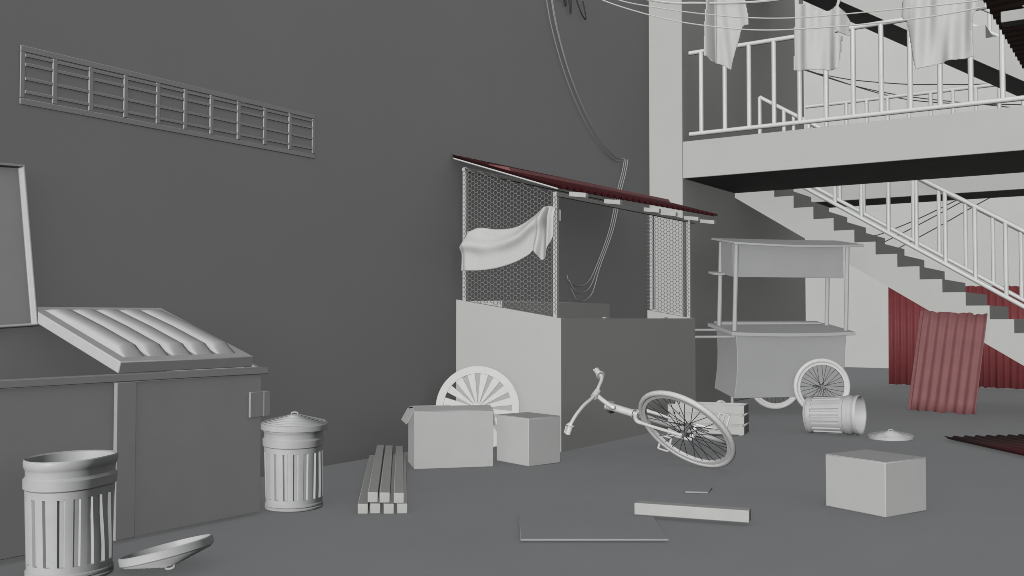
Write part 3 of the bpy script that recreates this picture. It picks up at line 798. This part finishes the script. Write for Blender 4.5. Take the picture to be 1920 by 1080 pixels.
# countertop with sagging front edge
def slab(name, x0, x1, y0, y1, z, th, sag, m_):
    mb = MB(); vs = []; fs = []; k = 14
    for j, zz_ in enumerate((z, z + th)):
        for y in (y0, y1):
            for i in range(k + 1):
                u = i / k; d = sag * math.sin(PI * u) if y == y0 else sag * 0.2 * math.sin(PI * u)
                vs.append(sz(lerp(x0, x1, u), y - d * 0.6, zz_ - d * 0.5))
    K = k + 1
    for i in range(k):
        fs += [(i, K+i, K+i+1, i+1), (2*K+i, 2*K+i+1, 3*K+i+1, 3*K+i), (i, i+1, 2*K+i+1, 2*K+i), (K+i, 3*K+i, 3*K+i+1, K+i+1)]
    fs += [(0, 2*K, 3*K, K), (k, K+k, 3*K+k, 2*K+k)]
    mb.add(vs, fs); return obj(name, mb, m_, t, 0.005, 40)
slab('countertop', -0.055, 1.71, -0.07, 0.66, 1.040, 0.045, 0.030, 'cartlight')
cbox('counter_ledge', (0.03, 0.50, 1.088), (1.56, 0.64, 1.118), 'cartlight')
for x, y in ((0.02, 0.02), (1.625, 0.02), (0.01, 0.44), (1.60, 0.44)):
    m = MB(); m.tube([sz(x, y, 1.086), sz(x + 0.035, y, 2.195)], 0.029, 10); obj('canopy_post', m, 'cartlight', t)
slab('canopy', -0.06, 1.80, -0.15, 0.52, 2.215, 0.028, 0.045, 'cartlight')
sb = cbox('sign_box', (0.045, 0.045, 1.775), (1.615, 0.075, 2.205))
cbox('side_board', (0.030, 0.078, 1.775), (0.050, 0.44, 2.200), 'cart', 0.003, sb)
cbox('side_shelf', (-0.13, 0.30, 1.77), (0.03, 0.47, 1.80), 'cartlight')
for y, z in ((0.05, 1.005), (0.52, 1.015)):
    m = MB(); m.tube([sz(0.06, y, z), sz(-0.86, y, z)], 0.018, 10); obj('push_handle', m, 'cartlight', t)
m = MB(); m.tube([(0.10, 0.26, 0.02), (0.10, 0.26, 0.30)], 0.02, 8); m.tube([(0.10, 0.26, 0.012), (0.10, 0.26, 0.03)], 0.05, 12); obj('front_leg', m, 'cartlight', t)
m = MB(); m.torus(0.07, 0.022, Matrix.Translation((-0.03, 0.33, 0.093)) @ Matrix.Rotation(R(90), 4, 'X'), 24, 8); m.lathe([(0.001,-0.02),(0.06,-0.014),(0.06,0.014),(0.001,0.02)], 16, Matrix.Translation((-0.03, 0.33, 0.093)) @ Matrix.Rotation(R(90), 4, 'X')); obj('small_wheel', m, 'tyre', t)
RW = 0.368
for wx, wy in ((1.16, -0.150), (0.985, 0.74)):
    mt = Matrix.Translation((wx, wy, RW + 0.001)) @ Matrix.Rotation(R(-15), 4, 'Z') @ Matrix.Rotation(R(90), 4, 'X')
    bike_wheel(t, mt, RW, 0.031, 0.04)
m = MB(); m.tube([(1.16, -0.15, RW), (0.985, 0.74, RW)], 0.014, 8); obj('axle', m, 'mech', t)

# ------------------------------------------------------------------ fallen bicycle
CAM = Vector((6.0003, 0, 1.25))
DEP = 8.2
def cam_pt(lat, dep, z): return Vector((CAM.x, CAM.y, 0)) + r0 * lat + f0 * dep + Vector((0, 0, z))
hub = cam_pt((1285 - 960) / 1866.7 * DEP, DEP, 1.25 - (809 - 597) / 1866.7 * DEP)
ray = (hub - CAM).normalized()
Tn = -ray; Rn = Vector((0, 0, 1)).cross(Tn).normalized(); Un = Tn.cross(Rn).normalized()
def bv(a, b, c): return (Rn * a + Un * b + Tn * c)
nF = bv(-0.47, -0.73, 0.50).normalized()
sF = bv(-0.86, 0.25, -0.443); sF = (sF - nF * sF.dot(nF)).normalized()
tF = nF.cross(sF).normalized()
wB = bv(0, 0, -1); vB = (sF - wB * sF.dot(wB)).normalized(); lB = wB.cross(vB); lB = lB if lB.z > 0 else -lB
K = 1.275
t = thing('bicycle', 'white bicycle fallen on its side with its front wheel turned up beside the stall', 'bicycle', (hub.x, hub.y, 0))
BO = Vector((hub.x, hub.y, 0))
H0 = hub - BO
def S_(a): return H0 + sF * a
def F_(w_, v_, l_=0): return H0 + wB * w_ + vB * v_ + lB * l_
def tb(name, pts, r, m='bike', parent=None, n=10, sm=None):
    mb = MB(); mb.tube(smoothline(pts, sm) if sm else pts, r, n); return obj(name, mb, m, parent or t)
RWB = 0.443
mtF = basis(sF, nF.cross(sF), nF, H0)
bike_wheel(t, mtF, RWB, 0.0235, 0.05, 32, 'front_wheel')
mtR = basis(wB, lB.cross(wB), lB, F_(1.36, 0.0))
bike_wheel(t, mtR, RWB * 0.95, 0.0235, 0.05, 32, 'rear_wheel')
# fork
fk = MB()
for s in (1, -1):
    fk.tube(smoothline([H0 + nF * 0.062 * s, S_(0.06) + nF * 0.066 * s, S_(0.38) + nF * 0.068 * s, S_(0.455) + nF * 0.05 * s, S_(0.485) + nF * 0.008 * s], 6), [0.014] * 13 + [0.019] * 12, 10)
fk.tube([S_(0.465), S_(0.52)], 0.024, 10)
obj('fork', fk, 'bike', t)
a, b_ = S_(0.515), S_(0.765)
m = MB(); m.tube([S_(0.505), S_(0.515), S_(0.5151), S_(0.765), S_(0.7651), S_(0.785)], [0.040, 0.040, 0.034, 0.034, 0.040, 0.040], 14); frame_head = obj('head_tube', m, 'bike', t)
# stem and handlebar
clamp = Vector((-0.809,-0.056,0.580))
m = MB(); m.tube(smoothline([S_(0.775), Vector((-0.651,-0.023,0.466)), Vector((-0.711,-0.027,0.500)), Vector((-0.766,-0.039,0.539)), clamp], 6), 0.020, 10)
cdir = Vector((-0.006, -0.064, -0.045)).normalized(); m.tube([clamp - cdir * 0.04, clamp + cdir * 0.04], 0.030, 12); obj('stem', m, 'bike', t)
hb = [[clamp] + [Vector(p) for p in ((-0.815,-0.120,0.543),(-0.834,-0.216,0.494),(-0.852,-0.312,0.424),(-0.868,-0.371,0.357),(-0.871,-0.380,0.335))],
      [clamp] + [Vector(p) for p in ((-0.809,-0.008,0.632),(-0.818,0.058,0.683),(-0.831,0.097,0.718),(-0.850,0.108,0.732))]]
bar = list(reversed(hb[0]))[:-1] + hb[1]
handle = tb('handlebar', bar, 0.0165, 'bike', None, 10, 7)
for sp_ in hb:
    d = (sp_[-1] - sp_[-2]).normalized()
    m = MB(); m.tube([sp_[-1], sp_[-1] + d * 0.012, sp_[-1] + d * 0.0121, sp_[-1] + d * 0.085], [0.040, 0.040, 0.026, 0.024], 12); obj('grip', m, 'tyre', handle)
    lv = sp_[-2]; m = MB(); m.tube([lv + sF * 0.01, lv + sF * 0.04 + d * 0.03, lv + sF * 0.035 + d * 0.10], 0.008, 6); obj('brake_lever', m, 'bike', handle)
# frame
sw, sv = sF.dot(wB), sF.dot(vB)
HB_, HT_ = (0.555 * sw, 0.555 * sv), (0.735 * sw, 0.735 * sv)
BB, SEAT, RH_ = (0.745, -0.07), (0.985, 0.545), (1.36, 0.0)
tb('top_tube', [F_(*HT_), F_(*SEAT)], 0.022); tb('down_tube', [F_(*HB_), F_(*BB)], 0.026); tb('seat_tube', [F_(*BB), F_(*SEAT)], 0.022)
for s in (1, -1):
    tb('chain_stay', [F_(*BB, 0.03 * s), F_(BB[0] + 0.15, BB[1] + 0.01, 0.06 * s), F_(*RH_, 0.075 * s)], 0.012)
    tb('seat_stay', [F_(*SEAT, 0.02 * s), F_(SEAT[0] + 0.08, SEAT[1] - 0.1, 0.05 * s), F_(*RH_, 0.075 * s)], 0.010)
tb('seat_post', [F_(*SEAT), F_(1.035, 0.685)], 0.016)
sd = MB(); prof = [(-0.20, 0.016, 0.03), (-0.10, 0.024, 0.05), (0.0, 0.04, 0.065), (0.09, 0.062, 0.08), (0.15, 0.060, 0.07), (0.17, 0.04, 0.03)]
vs = []; fs = []
for w_, hw, th in prof:
    for j in range(10):
        a = 2 * PI * j / 10; vs.append(F_(1.03 + w_, 0.715 + math.sin(a) * th * (0.6 if math.sin(a) < 0 else 1), math.cos(a) * hw))
for i in range(len(prof) - 1):
    for j in range(10): fs.append((i*10+j, i*10+(j+1)%10, (i+1)*10+(j+1)%10, (i+1)*10+j))
fs += [tuple(range(9, -1, -1)), tuple(50 + j for j in range(10))]
sd.add(vs, fs); obj('saddle', sd, 'tyre', t, 0, 60)
mtC = basis(wB, lB.cross(wB), lB, F_(*BB, 0.045))
cr = MB(); cr.lathe([(0.085, -0.003), (0.125, -0.003), (0.125, 0.003), (0.085, 0.003), (0.085, -0.003)], 36, mtC, False)
for i in range(5):
    a = 2 * PI * i / 5; cr.tube([mtC @ Vector((0, 0, 0)), mtC @ Vector((0.09 * math.cos(a), 0.09 * math.sin(a), 0))], 0.009, 6)
obj('chainring', cr, 'mech', t, 0, 30)
ch = MB(); ch.tube([F_(BB[0], BB[1] + 0.122, 0.045), F_(RH_[0], RH_[1] + 0.05, 0.055)], 0.006, 5); ch.tube([F_(BB[0], BB[1] - 0.122, 0.045), F_(RH_[0], RH_[1] - 0.05, 0.055)], 0.006, 5); obj('chain', ch, 'mech', t)
tb('bottom_bracket', [F_(*BB, -0.06), F_(*BB, 0.06)], 0.028, 'bike')
for s, dv in ((-1, 0.215), (1, -0.215)):
    c0_ = F_(BB[0], BB[1], 0.07 * s); c1_ = F_(BB[0] - 0.02, BB[1] + dv, 0.085 * s)
    ck = tb('crank_arm', [c0_, c1_], [0.016, 0.011], 'bike')
    pc = F_(BB[0] - 0.02, BB[1] + dv, (0.085 + 0.085) * s); e1, e2 = (vB * 0.8 + wB * 0.6) * 0.055, lB * 0.060
    m = MB()
    for q in (-1, 1):
        m.tube([pc + e1 * q - e2, pc + e1 * q + e2], 0.011, 8); m.tube([pc - e1 + e2 * q, pc + e1 + e2 * q], 0.009, 8)
    m.tube([c1_, pc + e2], 0.008, 6)
    obj('pedal', m, 'tyre', ck)
m = MB(); bp_ = F_(HT_[0] + 0.06, HT_[1] + 0.02, 0.0)
# carry the whole bicycle down until its lowest point rests on the ground
bpy.context.view_layer.update()
low = 9
def walk(o):
    global low
    for c in o.children:
        for v in c.data.vertices: low = min(low, (c.matrix_world @ v.co).z)
        walk(c)
walk(t)
open('/tmp/bikelow','w').write(str(low))
t.location.z -= max(-0.06, min(0.06, low - 0.002))

# ------------------------------------------------------------------ light, sky, camera
SUN_EL, SUN_AZ = R(16.4), R(8.8)   # low light coming up the alley from behind the camera
d = Vector((math.sin(SUN_AZ) * math.cos(SUN_EL), -math.cos(SUN_AZ) * math.cos(SUN_EL), math.sin(SUN_EL)))
sl = bpy.data.lights.new('sun', 'SUN'); sl.energy = 4.6; sl.angle = R(3); sl.color = (0.995, 1.0, 0.985)
sl.use_shadow = False   # flat, shadowless light as in the picture
so = bpy.data.objects.new('sun', sl); COL.objects.link(so); so.location = (6, -10, 8)
so.rotation_euler = d.to_track_quat('Z', 'Y').to_euler()
wd = bpy.data.worlds.new('World'); SC.world = wd; wd.use_nodes = True
nt = wd.node_tree; bg = nt.nodes['Background']
sky = nt.nodes.new('ShaderNodeTexSky'); sky.sky_type = 'NISHITA'; sky.sun_disc = False
sky.sun_elevation = SUN_EL; sky.sun_rotation = PI - SUN_AZ
hs = nt.nodes.new('ShaderNodeHueSaturation'); hs.inputs['Saturation'].default_value = 0.12   # overcast: nearly colourless sky
nt.links.new(sky.outputs['Color'], hs.inputs['Color']); nt.links.new(hs.outputs['Color'], bg.inputs['Color'])
bg.inputs['Strength'].default_value = 0.05

cd = bpy.data.cameras.new('camera'); cd.lens = 35.0; cd.sensor_width = 36.0; cd.clip_end = 300; cd.clip_start = 0.05
co = bpy.data.objects.new('camera', cd); COL.objects.link(co); co.location = CAM
co.rotation_euler = (R(90) + math.atan(57 / 1866.7), 0, R(33.5)); SC.camera = co
SC.view_settings.view_transform = 'Standard'; SC.view_settings.look = 'None'; SC.view_settings.gamma = 1
SC.view_settings.exposure = -1.19
SC.render.engine = 'CYCLES'
SC.cycles.max_bounces = 6
SC.cycles.filter_width = 0.9
SC.cycles.diffuse_bounces = 0
SC.cycles.use_fast_gi = True; SC.cycles.fast_gi_method = 'ADD'
wd.light_settings.ao_factor = 0.24
